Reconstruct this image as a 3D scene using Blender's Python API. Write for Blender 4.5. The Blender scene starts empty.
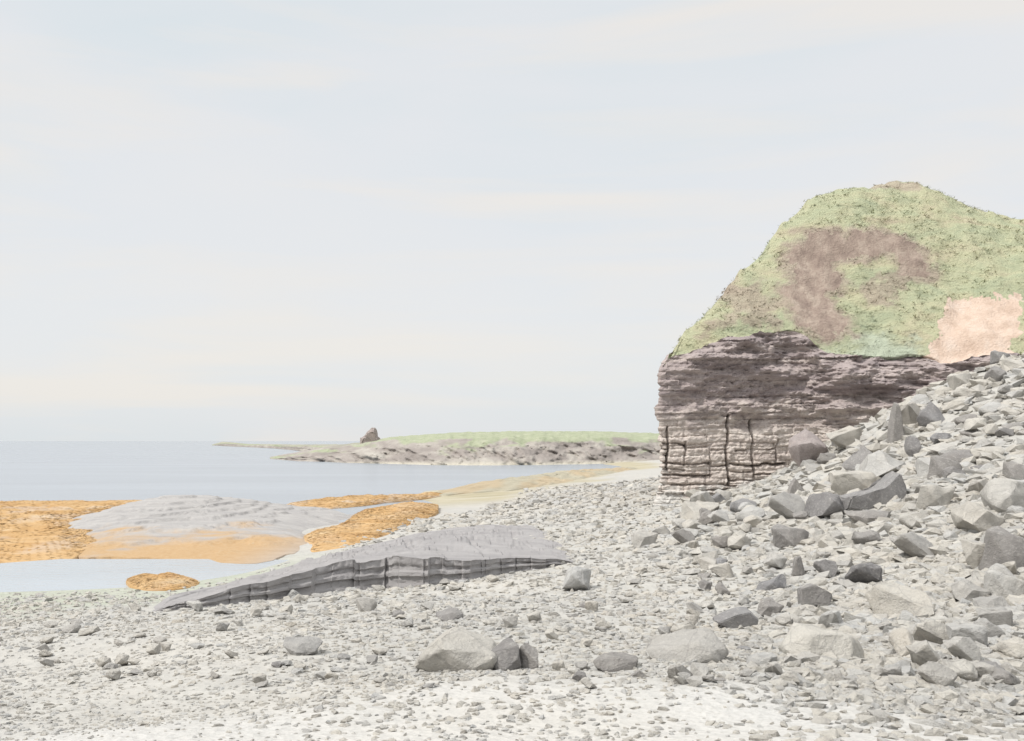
import bpy, bmesh, math, random
import numpy as np
from mathutils import Vector, Matrix

random.seed(11)
RNG = np.random.default_rng(11)
scene = bpy.context.scene
COL = scene.collection
H = 5.0                       # eye height above the low-tide sea, metres
F = 1000.0

# ------------------------------------------------------------------ survey helpers
def at(px, py, Y):            # a sight line followed to the distance Y
    return ((px - 512) / F * Y, Y, H + (441 - py) / F * Y)

def on(px, py, Z):            # a sight line followed down to the level Z
    Y = (H - Z) * F / (py - 441.0)
    return ((px - 512) / F * Y, Y, Z)

def _h(ix, iy, iz, seed):
    n = (ix * 374761393 + iy * 668265263 + iz * 2147483647 + seed * 1274126177) & 0xffffffff
    n = ((n ^ (n >> 13)) * 1274126177) & 0xffffffff
    n = ((n ^ (n >> 16)) * 2246822519) & 0xffffffff
    return ((n ^ (n >> 15)) & 0xffffff) / float(0xffffff)

def vnoise(x, y, z=None, seed=0):
    x = np.asarray(x, float); y = np.asarray(y, float)
    z = np.zeros_like(x) if z is None else np.asarray(z, float)
    ix, iy, iz = (np.floor(a).astype(np.int64) for a in (x, y, z))
    fx, fy, fz = x - ix, y - iy, z - iz
    fx, fy, fz = (a * a * (3 - 2 * a) for a in (fx, fy, fz))
    r = 0
    for dx in (0, 1):
        for dy in (0, 1):
            for dz in (0, 1):
                w = (fx if dx else 1 - fx) * (fy if dy else 1 - fy) * (fz if dz else 1 - fz)
                r = r + w * _h(ix + dx, iy + dy, iz + dz, seed)
    return r * 2 - 1

def fbm(x, y, z=None, seed=0, octv=4, gain=.5):
    a, f, r = 1.0, 1.0, 0
    for o in range(octv):
        r = r + a * vnoise(np.asarray(x) * f, np.asarray(y) * f, None if z is None else np.asarray(z) * f, seed + o * 7)
        a *= gain; f *= 2.03
    return r

class RBF:
    def __init__(self, pts):
        P = np.array(pts, float); self.p = P[:, :2]; n = len(P)
        d = np.linalg.norm(self.p[:, None] - self.p[None], axis=2)
        A = np.zeros((n + 3, n + 3)); A[:n, :n] = d
        A[:n, n] = 1; A[:n, n + 1:] = self.p; A[n:, :n] = A[:n, n:].T
        self.w = np.linalg.solve(A, np.concatenate([P[:, 2], np.zeros(3)]))
    def __call__(self, x, y):
        x = np.asarray(x, float); y = np.asarray(y, float)
        r = self.w[-3] + self.w[-2] * x + self.w[-1] * y
        for (a, b), w in zip(self.p, self.w):
            r = r + w * np.sqrt((x - a) ** 2 + (y - b) ** 2)
        return r

def sstep(a, b, x):
    t = np.clip((np.asarray(x, float) - a) / (b - a), 0, 1)
    return t * t * (3 - 2 * t)

# ------------------------------------------------------------------ object helpers
def link_mesh(name, verts, faces, mat, parent=None, smooth=True, attrs=None):
    me = bpy.data.meshes.new(name)
    verts = np.asarray(verts, np.float32); faces = np.asarray(faces, np.int32)
    k = faces.shape[1]
    me.vertices.add(len(verts)); me.vertices.foreach_set('co', verts.ravel())
    me.loops.add(faces.size); me.loops.foreach_set('vertex_index', faces.ravel())
    me.polygons.add(len(faces))
    me.polygons.foreach_set('loop_start', np.arange(0, faces.size, k, dtype=np.int32))
    me.polygons.foreach_set('loop_total', np.full(len(faces), k, np.int32))
    me.update(calc_edges=True); me.validate()
    me.polygons.foreach_set('use_smooth', np.full(len(me.polygons), smooth, bool))
    for an, av in (attrs or {}).items():
        a = me.attributes.new(an, 'FLOAT', 'POINT'); a.data.foreach_set('value', np.asarray(av, np.float32))
    me.materials.append(mat)
    o = bpy.data.objects.new(name, me); COL.objects.link(o)
    if parent: o.parent = parent
    return o

def tag(o, label, cat, group=None):
    o['label'] = label; o['category'] = cat
    if group: o['group'] = group
    return o

def setting(o, kind='structure'):
    o['kind'] = kind; return o

def grid_faces(nu, nv, wrap=False):
    i = np.arange(nu if wrap else nu - 1); j = np.arange(nv - 1)
    I, J = np.meshgrid(i, j, indexing='ij'); I2 = (I + 1) % nu
    return np.stack([I * nv + J, I2 * nv + J, I2 * nv + J + 1, I * nv + J + 1], -1).reshape(-1, 4)

# ------------------------------------------------------------------ materials
class NT:
    def __init__(self, name, rough=.9, spec=.3):
        self.m = bpy.data.materials.new(name); self.m.use_nodes = True
        self.t = self.m.node_tree; self.b = self.t.nodes['Principled BSDF']
        self.b.inputs['Roughness'].default_value = rough
        self.b.inputs['Specular IOR Level'].default_value = spec
        self.pos = self.t.nodes.new('ShaderNodeNewGeometry').outputs['Position']
    def n(self, t, **kw):
        nd = self.t.nodes.new(t)
        for k, v in kw.items(): setattr(nd, k, v)
        return nd
    def l(self, a, b): self.t.links.new(a, b)
    def noise(self, scale, detail=6, rough=.6, stretch=(1, 1, 1), dist=0.0, rot=(0, 0, 0)):
        mp = self.n('ShaderNodeMapping'); mp.inputs['Scale'].default_value = stretch
        mp.inputs['Rotation'].default_value = rot
        self.l(self.pos, mp.inputs['Vector'])
        nz = self.n('ShaderNodeTexNoise'); nz.inputs['Scale'].default_value = scale
        nz.inputs['Detail'].default_value = detail; nz.inputs['Roughness'].default_value = rough
        nz.inputs['Distortion'].default_value = dist
        self.l(mp.outputs[0], nz.inputs['Vector']); return nz.outputs['Fac']
    def vor(self, scale, feature='F1', stretch=(1, 1, 1), out='Distance'):
        mp = self.n('ShaderNodeMapping'); mp.inputs['Scale'].default_value = stretch
        self.l(self.pos, mp.inputs['Vector'])
        v = self.n('ShaderNodeTexVoronoi', feature=feature); v.inputs['Scale'].default_value = scale
        self.l(mp.outputs[0], v.inputs['Vector']); return v.outputs[out]
    def ramp(self, fac, stops):
        r = self.n('ShaderNodeValToRGB'); e = r.color_ramp.elements
        while len(e) > 1: e.remove(e[-1])
        e[0].position = stops[0][0]; e[0].color = (*stops[0][1], 1)
        for p, c in stops[1:]:
            q = e.new(p); q.color = (*c, 1)
        self.l(fac, r.inputs['Fac']); return r.outputs['Color']
    def rng(self, v, a, b, c=0., d=1.):
        m = self.n('ShaderNodeMapRange'); m.inputs[1].default_value = a; m.inputs[2].default_value = b
        m.inputs[3].default_value = c; m.inputs[4].default_value = d
        self.l(v, m.inputs[0]); return m.outputs[0]
    def mix(self, f, a, b, mode='MIX'):
        m = self.n('ShaderNodeMix', data_type='RGBA', blend_type=mode)
        for i, v in ((0, f), (6, a), (7, b)):
            if isinstance(v, (int, float)): m.inputs[i].default_value = v
            elif isinstance(v, tuple): m.inputs[i].default_value = (*v, 1)
            else: self.l(v, m.inputs[i])
        return m.outputs[2]
    def math(self, op, a, b=0.):
        m = self.n('ShaderNodeMath', operation=op)
        for i, v in ((0, a), (1, b)):
            if isinstance(v, (int, float)): m.inputs[i].default_value = v
            else: self.l(v, m.inputs[i])
        return m.outputs[0]
    def attr(self, name):
        return self.n('ShaderNodeAttribute', attribute_name=name).outputs['Fac']
    def sep(self, i):
        s = self.n('ShaderNodeSeparateXYZ'); self.l(self.pos, s.inputs[0]); return s.outputs[i]
    def out(self, color, bump=None, strength=.5, dist=.05):
        if isinstance(color, tuple): self.b.inputs['Base Color'].default_value = (*color, 1)
        else: self.l(color, self.b.inputs['Base Color'])
        if bump is not None:
            bp = self.n('ShaderNodeBump'); bp.inputs['Strength'].default_value = strength
            bp.inputs['Distance'].default_value = dist
            self.l(bump, bp.inputs['Height']); self.l(bp.outputs[0], self.b.inputs['Normal'])
        return self.m

def stone_mat(name, base, dark, use_attr=None, warm=(.42, .36, .29)):
    k = NT(name, .88)
    rnd = k.attr(use_attr) if use_attr else k.n('ShaderNodeObjectInfo').outputs['Random']
    n1 = k.noise(3.2, 8, .65); n2 = k.noise(.55, 3); n3 = k.noise(38, 4)
    c = k.mix(k.rng(n1, .35, .68), dark, base)
    c = k.mix(k.math('MULTIPLY', k.rng(n2, .5, .75), .35), c, warm)
    c = k.mix(1., c, k.ramp(rnd, [(0, (.74, .74, .75)), (.2, (.93, .91, .88)), (.4, (.94, .96, .99)), (.6, (1.04, 1.02, .98)), (.8, (1.0, .97, .92)), (1, (1.13, 1.11, 1.06))]), 'MULTIPLY')
    c = k.mix(k.rng(n3, .35, .75, 0, .3), c, (.25, .24, .23))
    n4 = k.noise(14, 8, .7)
    c = k.mix(k.rng(n4, .52, .70, 0, .4), c, (.56, .54, .50))
    c = k.mix(k.rng(k.vor(2.2, 'DISTANCE_TO_EDGE', (1, .8, 1.7)), .03, .0, 0, .35), c, (.2, .19, .185))
    return k.out(c, k.math('ADD', k.math('ADD', n1, k.math('MULTIPLY', n4, .8)), k.math('MULTIPLY', n3, .4)), .75, .07)

M = {}
M['pale'] = stone_mat('pale_limestone', (.49, .475, .447), (.38, .37, .352), warm=(.48, .425, .35))
M['grey'] = stone_mat('dark_limestone', (.275, .266, .262), (.205, .198, .198), warm=(.26, .235, .22))
M['shingle'] = stone_mat('shingle_stone', (.49, .475, .445), (.39, .38, .36), 'tint', warm=(.48, .43, .36))
M['brown'] = stone_mat('brown_mudstone', (.38, .32, .30), (.25, .21, .20), warm=(.33, .25, .2))

def mat_ground():
    k = NT('shore_ground', .95)
    n1 = k.noise(2.5, 8, .7); n2 = k.noise(.22, 4); v = k.vor(9); n3 = k.noise(30, 4)
    c = k.ramp(n1, [(.3, (.33, .32, .30)), (.55, (.40, .39, .365)), (.75, (.46, .445, .415))])
    sand = k.ramp(n3, [(.3, (.37, .362, .345)), (.48, (.45, .442, .425)), (.7, (.50, .492, .475))])
    c = k.mix(k.attr('sand'), c, sand)
    och = k.ramp(k.noise(.5, 6, .65, (.35, 1, 1)), [(.3, (.27, .24, .165)), (.5, (.36, .32, .22)), (.72, (.42, .395, .315))])
    c = k.mix(k.attr('ochre'), c, och)
    alg = k.ramp(n1, [(.35, (.29, .31, .245)), (.65, (.40, .41, .355))])
    c = k.mix(k.attr('algae'), c, alg)
    c = k.mix(k.math('MULTIPLY', k.rng(n2, .45, .7), .25), c, (.55, .51, .45))
    b = k.math('ADD', n1, k.math('MULTIPLY', v, .6))
    return k.out(c, k.math('ADD', b, k.math('MULTIPLY', n3, .2)), .6, .08)
M['ground'] = mat_ground()

def mat_rockface():
    k = NT('bedded_cliff_rock', .92)
    z = k.sep(2)
    st = k.noise(1.0, 8, .65, (.25, .25, 2.6), .35)
    n1 = k.noise(1.3, 8, .65); n2 = k.noise(9, 5)
    up = k.ramp(st, [(.28, (.20, .167, .168)), (.45, (.32, .27, .265)), (.6, (.43, .37, .35)), (.75, (.53, .465, .43))])
    lo = k.ramp(st, [(.28, (.42, .36, .33)), (.48, (.57, .505, .46)), (.7, (.66, .605, .555))])
    zz = k.math('ADD', z, k.rng(n1, .3, .7, -1.3, 1.3))
    c = k.mix(k.rng(zz, 5.2, 7.3), lo, up)
    c = k.mix(k.rng(zz, 2.9, 1.6), c, (.57, .55, .52))
    c = k.mix(k.rng(n2, .4, .75, 0, .35), c, k.mix(1., c, (.62, .6, .6), 'MULTIPLY'))
    return k.out(c, k.math('ADD', k.math('MULTIPLY', st, 1.3), k.math('MULTIPLY', n2, .5)), .9, .16)
M['face'] = mat_rockface()

def mat_turf(name='clifftop_turf'):
    k = NT(name, .95, .1)
    n1 = k.noise(.33, 6, .6, (1, 1, 1.6), .5); n2 = k.noise(1.6, 8, .7, (.6, .8, 1.8)); n3 = k.noise(7, 5, .7)
    c = k.ramp(n1, [(.3, (.36, .405, .28)), (.45, (.45, .475, .325)), (.55, (.52, .505, .345)), (.68, (.50, .43, .32))])
    c = k.mix(k.rng(n2, .35, .7, 0, .7), c, k.mix(n3, (.42, .435, .235), (.585, .575, .42)))
    c = k.mix(k.attr('aqua'), c, k.mix(n2, (.45, .50, .385), (.56, .60, .475)))
    soil = k.ramp(n2, [(.3, (.30, .235, .195)), (.5, (.42, .345, .285)), (.7, (.53, .46, .37))])
    c = k.mix(k.attr('soil'), c, soil)
    return k.out(c, k.math('ADD', k.math('MULTIPLY', n2, 1.4), n3), .9, .25)
M['turf'] = mat_turf()

def mat_earth(name, a, b, c3):
    k = NT(name, .95, .1)
    n1 = k.noise(1.2, 8, .7, (1, 1, .5)); n2 = k.noise(8, 5)
    c = k.ramp(n1, [(.3, a), (.5, b), (.72, c3)])
    c = k.mix(k.rng(n2, .4, .8, 0, .3), c, a)
    return k.out(c, k.math('ADD', n1, n2), .8, .15)
M['scar'] = mat_earth('bare_brown_earth', (.19, .145, .125), (.31, .245, .205), (.45, .38, .315))
M['slip'] = mat_earth('peach_earth', (.44, .33, .26), (.56, .44, .36), (.61, .52, .45))

def mat_weed():
    k = NT('orange_seaweed', .75, .35)
    n1 = k.noise(.7, 7, .65, (.5, 1, 1), .4); n2 = k.noise(5, 6, .7, (.6, 1, 1)); n3 = k.noise(24, 4)
    c = k.ramp(n1, [(.28, (.33, .18, .065)), (.45, (.44, .265, .105)), (.6, (.50, .335, .165)), (.75, (.50, .405, .27))])
    c = k.mix(k.rng(n2, .4, .7, 0, .4), c, (.34, .19, .07))
    c = k.mix(k.attr('rock'), c, k.ramp(n2, [(.3, (.40, .38, .36)), (.7, (.54, .52, .49))]))
    return k.out(c, k.math('ADD', n2, n3), .5, .06)
M['weed'] = mat_weed()

def mat_shelf(name, a, b, bump=.7, st=(.25, 1.2, 3.)):
    k = NT(name, .85)
    n1 = k.noise(1.1, 8, .65, st, .3); n2 = k.noise(5, 6, .7); n3 = k.noise(.35, 4)
    c = k.ramp(n1, [(.3, a), (.7, b)])
    c = k.mix(k.rng(n3, .4, .7, 0, .5), c, tuple(.5 * (x + y) * 1.12 for x, y in zip(a, b)))
    c = k.mix(k.attr('weed'), c, k.ramp(n2, [(.3, (.36, .215, .09)), (.55, (.455, .295, .14)), (.75, (.47, .37, .25))]))
    c = k.mix(k.rng(n2, .35, .75, 0, .35), c, k.mix(1., c, (.7, .68, .67), 'MULTIPLY'))
    return k.out(c, k.math('ADD', k.math('MULTIPLY', n1, 1.3), k.math('MULTIPLY', n2, .5)), bump, .12)
M['shelf'] = mat_shelf('smooth_shelf_rock', (.27, .26, .26), (.41, .395, .378))
M['ledge'] = mat_shelf('dark_ledge_rock', (.225, .215, .218), (.345, .332, .328), .6, (.6, 1.2, 2.))

def mat_headland():
    k = NT('headland_land', .95, .1)
    n1 = k.noise(.12, 7, .65, (1, .5, 3.5), .3, (0, .35, 0)); n2 = k.noise(.5, 6)
    rock = k.ramp(n1, [(.3, (.20, .178, .165)), (.48, (.285, .255, .235)), (.62, (.365, .34, .305)), (.75, (.42, .40, .36))])
    grass = k.ramp(n2, [(.3, (.25, .28, .185)), (.55, (.315, .335, .235)), (.75, (.385, .39, .30))])
    c = k.mix(k.attr('green'), rock, grass)
    c = k.mix(k.attr('strand'), c, (.46, .43, .36))
    return k.out(c, k.math('ADD', n1, k.math('MULTIPLY', n2, .3)), .8, .8)
M['headland'] = mat_headland()

def mat_water(name, col, scale, strength, rough):
    k = NT(name, rough, .5)
    k.b.inputs['IOR'].default_value = 1.33
    n1 = k.noise(scale, 5, .55, (.35, 1, 1), .3); n2 = k.noise(scale * .07, 4, .5, (.25, 1, 1))
    c = k.mix(k.rng(n2, .35, .7), col, tuple(x * 1.12 for x in col))
    return k.out(c, n1, strength, .22)
M['sea'] = mat_water('sea_water', (.25, .275, .305), .9, .5, .25)
M['pool'] = mat_water('pool_water', (.30, .335, .37), 3., .12, .06)

# ------------------------------------------------------------------ ground of the shore
ctl = [(0, 0, 3.3), (0, -12, 3.6), (-30, -12, 2.6), (30, -12, 4.6), (40, 8, 4.6), (-60, 8, 1.6), (-60, 25, .1), (-90, 80, -1.2),
       (-60, 150, -2.5), (0, 190, -1.6), (-10, 250, -2.5), (-100, 320, -4), (24, 218, .35), (36, 218, 1.), (60, 330, 1.),
       (80, 60, 9), (110, 30, 9), (60, 90, 7), (20, 90, 2.5), (14, 80, 1.3), (30, 150, 1.0), (-100, 20, -.8), (120, -12, 8)]
for px, py, Z in [(512, 741, 3.2), (512, 680, 2.95), (512, 640, 2.6), (512, 600, 2.1), (512, 570, 1.6), (512, 540, 1.2), (512, 520, .9),
                  (540, 500, .7), (560, 485, .5), (600, 471, .3), (430, 491, .02), (395, 499, -.05), (430, 520, .6), (480, 489, .12),
                  (60, 741, 3.0), (60, 680, 2.5), (60, 640, 1.9), (60, 612, 1.15), (110, 595, .5), (60, 600, .62), (210, 592, .5), (260, 590, .75),
                  (150, 578, .05), (60, 578, 0.0), (-60, 590, .2), (-60, 640, 1.6), (-60, 741, 2.8), (230, 572, .05), (280, 565, .35),
                  (150, 545, -.1), (60, 540, -.2), (200, 515, -.3), (60, 515, -.4), (-40, 540, -.4), (230, 500, -.5), (310, 522, -.6), (335, 519, -.5), (290, 512, -.5), (345, 565, .7), (385, 546, .6),
                  (660, 505, 1.5), (715, 498, 1.9), (640, 520, 1.35), (640, 490, 1.1), (645, 478, .9), (600, 485, .6), (600, 560, 1.75), (600, 640, 2.65), (700, 640, 2.6), (700, 580, 2.0), (720, 525, 1.7)]:
    ctl.append(on(px, py, Z))
for px, py, Y in [(765, 488, 52), (805, 462, 52), (860, 432, 50), (940, 388, 46.5), (1040, 350, 45), (940, 480, 30), (940, 522, 26), (940, 562, 21), (940, 640, 12.5), (940, 720, 7.7),
                  (800, 560, 24), (800, 505, 40), (1060, 480, 29), (1060, 600, 15), (860, 480, 38), (860, 530, 27), (800, 640, 13), (870, 590, 18)]:
    ctl.append(at(px, py, Y))
_g = RBF(ctl)

def ground(x, y):
    z = _g(x, y)
    rough = sstep(.4, 2.2, z)
    return z + rough * (.10 * fbm(np.asarray(x) * .35, np.asarray(y) * .35, seed=3, octv=3) + .16 * sstep(4, 7, z) * fbm(np.asarray(x) * .6, np.asarray(y) * .6, seed=9, octv=3))

def hit(px, py):              # where a sight line meets the shore
    Ys = np.exp(np.linspace(math.log(3.5), math.log(140), 900))
    X = (px - 512) / F * Ys; Z = H + (441 - py) / F * Ys
    d = Z - ground(X, Ys)
    k = np.argmax(d < 0) if (d < 0).any() else len(Ys) - 1
    return float(X[k]), float(Ys[k]), float(ground(X[k], Ys[k]))

def build_ground():
    a = np.linspace(-1, 1, 300); gx = 130 * np.sign(a) * (np.abs(a) * .18 + .82 * np.abs(a) ** 2.6)
    b = np.linspace(0, 1, 340); gy = -14 + 16 * b / .12
    gy = np.where(b < .12, -14 + 16 * b / .12, 2 * np.exp((b - .12) / .88 * math.log(340 / 2.)))
    X, Y = np.meshgrid(gx, gy, indexing='ij'); Z = ground(X, Y)
    sand = np.clip(sstep(8.9, 6.7, Y + 1.0 * fbm(X * .6, Y * .6, seed=31)), 0, 1)
    och = sstep(.62, .36, Z + .12 * fbm(X * .2, Y * .08, seed=41)) * sstep(70, 84, Y)
    alg = sstep(1.35, .75, Z + .25 * fbm(X * .5, Y * .5, seed=51)) * sstep(44, 34, Y) * sstep(-4, -9, X)
    v = np.stack([X, Y, Z], -1).reshape(-1, 3)
    o = link_mesh('shore_ground', v, grid_faces(300, 340), M['ground'], attrs={'sand': sand.ravel(), 'ochre': och.ravel(), 'algae': alg.ravel()})
    setting(o)
build_ground()

def build_sea():
    gx = np.array([-30000, -6000, -1500, -400, -120, 120, 400, 1500, 6000, 30000.]); gy = np.array([-30, 40, 150, 500, 2000, 8000, 40000.])
    X, Y = np.meshgrid(gx, gy, indexing='ij')
    setting(link_mesh('sea', np.stack([X, Y, X * 0], -1).reshape(-1, 3), grid_faces(len(gx), len(gy)), M['sea']))
build_sea()

def build_pool():
    pts = [on(-40, 566, .28), on(60, 559, .28), on(200, 559, .28), on(310, 560, .28), on(290, 572, .28), on(225, 588, .28), on(150, 598, .28), on(60, 602, .28), on(-40, 604, .28)]
    c = np.mean(np.array(pts), 0)
    v = np.array(pts + [tuple(c)]); n = len(pts)
    setting(link_mesh('rock_pool_water', v, [(i, (i + 1) % n, n) for i in range(n)], M['pool']))
build_pool()

# ------------------------------------------------------------------ rock shelves and weed beds
def smooth_ring(pts, n, it=2):
    P = np.array(pts, float)
    for _ in range(it):
        Q = np.roll(P, -1, 0); P = np.stack([.75 * P + .25 * Q, .25 * P + .75 * Q], 1).reshape(-1, P.shape[1])
    d = np.concatenate([[0], np.cumsum(np.linalg.norm(np.roll(P, -1, 0) - P, axis=1))]); P2 = np.vstack([P, P[:1]])
    s = np.linspace(0, d[-1], n, endpoint=False)
    return np.stack([np.interp(s, d, P2[:, i]) for i in range(P.shape[1])], 1)

def shelf(name, ring, top, mat, label, cat, group=None, n=220, m=46, rag=.5, skirt=.7, nz=.10, seed=0, attr=None, power=.45, step=0.):
    """a rock platform: ring = its outline on the ground (x, y, rim height), top(x, y) = height of its surface"""
    R = smooth_ring(ring, n); c = R[:, :2].mean(0)
    ang = np.arange(n)
    rr = 1 + rag * .12 * fbm(R[:, 0] * .5, R[:, 1] * .3, seed=seed, octv=4)
    R[:, :2] = c + (R[:, :2] - c) * rr[:, None]
    t = np.linspace(0, 1, m) ** .75
    X = c[0] + (R[:, 0] - c[0])[:, None] * t; Y = c[1] + (R[:, 1] - c[1])[:, None] * t
    zr = R[:, 2][:, None]
    zt = top(X, Y) + nz * fbm(X * .8, Y * .5, seed=seed + 5, octv=5, gain=.55)
    if step > 0:
        q = zt / step; fr = q - np.floor(q); zt = step * (np.floor(q) + sstep(.55, .95, fr))
    e = (1 - t ** (1 / power * 2))[None, :]
    Z = zr + (zt - zr) * e
    Z[:, -1] = zr[:, 0] - skirt
    v = np.stack([X, Y, Z], -1).reshape(-1, 3)
    at_ = {k: f(X, Y, Z).ravel() for k, f in (attr or {}).items()}
    o = link_mesh(name, v, grid_faces(n, m, True), mat, attrs=at_)
    if label: tag(o, label, cat, group)
    return o, v.reshape(n, m, 3)

# the grey whaleback
ring = [on(70, 541, .1), on(75, 560, .2), on(180, 564, .25), on(250, 562, .3), on(318, 550, .25), on(302, 532, .0), (-9, 66, -.1), (-14, 76, -.2), (-23, 80, -.2), (-30, 76, -.2), (-29, 62, -.1)]
def whale(X, Y):
    ax = np.array([-24., 50.]); bx = np.array([-17.5, 66.])
    return .30 + 1.18 * np.exp(-((X + 21.2) / 5.5) ** 2 - ((Y - 64) / 12) ** 2) + .25 * np.exp(-((X + 13) / 6) ** 2 - ((Y - 52) / 10) ** 2)
WH, whv = shelf('rock_outcrop', ring, whale, M['shelf'], 'broad grey whaleback rock with orange seaweed along its near edge, beyond the pool', 'rock',
      rag=.6, nz=.07, seed=60, n=420, m=110, step=.17,
      attr={'weed': lambda X, Y, Z: sstep(53.5, 44.5, Y + 4.2 * fbm(X * .35, Y * .3, seed=71, octv=6, gain=.65) - .12 * (X + 15)) * sstep(-7, -12, X) * .9})

weed_beds = []
def weed_bed(ring, top, label, seed, rockiness=.45, **kw):
    o, v = shelf('seaweed_bed', ring, top, M['weed'], label, 'seaweed', 'beds of orange seaweed on the shore', seed=seed, nz=.12,
                 attr={'rock': lambda X, Y, Z: sstep(.25, .6, fbm(X * .45, Y * .25, seed=seed + 2)) * rockiness}, **kw)
    weed_beds.append((o, v)); return o

weed_bed([on(-90, 560, .1), on(60, 564, .2), on(96, 552, .2), on(110, 530, .2), on(150, 508, .1), on(175, 500, .05), on(120, 500.5, .05), on(60, 501, .05), on(-90, 503, .05)],
         lambda X, Y: .42 + 0 * X + .12 * fbm(X * .2, Y * .1, seed=5), 'wide pale orange seaweed bed at the sea edge left of the grey whaleback rock', 81, .3, n=260, m=60)
weed_bed([on(288, 540, .1), on(322, 556, .35), on(360, 546, .4), on(405, 530, .5), on(440, 512, .4), on(438, 503, .2), on(400, 505, .05), on(358, 514, .02), on(345, 525, .02), on(322, 538, .02)],
         lambda X, Y: .62 + 0 * X + .08 * fbm(X * .3, Y * .2, seed=6), 'bright orange pointed seaweed bed between the narrow inlet and the dark rock ledge', 91, .12, n=220, m=46)
weed_bed([on(276, 503, .02), on(300, 510, .02), on(335, 509, .02), on(370, 505, .02), on(405, 501, .05), on(440, 497, .1), on(455, 492.5, .02), on(400, 495, .02), on(340, 498, .02)],
         lambda X, Y: .25 + 0 * X, 'thin ochre seaweed strip running along the sea edge behind the narrow inlet', 101, .4, n=200, m=36)
weed_bed([on(118, 583, .3), on(150, 592, .45), on(188, 589, .45), on(205, 582, .3), on(165, 577, .2), on(135, 577, .2)],
         lambda X, Y: .55 + 0 * X, 'small bright orange seaweed patch on the near side of the rock pool', 111, .15, n=120, m=26)

# ragged fronds lying on each bed belong to that bed
def fronds(o, v, count, size, seed):
    r = np.random.default_rng(seed)
    n, m, _ = v.shape
    i = r.integers(0, n, count); j = (np.sqrt(r.random(count)) * (m - 3)).astype(int)
    p = v[i, j]
    a = r.random(count) * 2 * math.pi; L = size * (.5 + r.random(count)); W = L * (.16 + .2 * r.random(count))
    d = np.stack([np.cos(a), np.sin(a), 0 * a], 1); q = np.stack([-np.sin(a), np.cos(a), 0 * a], 1)
    up = np.array([0, 0, 1.])
    hh = (size * (.015 + .045 * r.random(count)))[:, None] * up
    V = np.stack([p - d * L[:, None] * .5 + q * W[:, None] * .3, p - d * L[:, None] * .5 - q * W[:, None] * .3, p - q * W[:, None] * .6 + hh, p + q * W[:, None] * .6 + hh,
                  p + d * L[:, None] * .5 - q * W[:, None] * .3 - .02 * up, p + d * L[:, None] * .5 + q * W[:, None] * .3 - .02 * up], 1)
    b = np.arange(count)[:, None] * 6
    fc = np.concatenate([b + np.array([[0, 1, 2, 3]]), b + np.array([[3, 2, 4, 5]])])
    f = link_mesh('fronds', V.reshape(-1, 3), fc, M['weed'], o, attrs={'rock': np.zeros(count * 6)})
    f['kind'] = 'stuff'
for (o, v), (cnt, sz) in zip(weed_beds, [(14000, .30), (8000, .24), (5000, .28), (2500, .13)]):
    fronds(o, v, cnt, sz, cnt)

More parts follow.
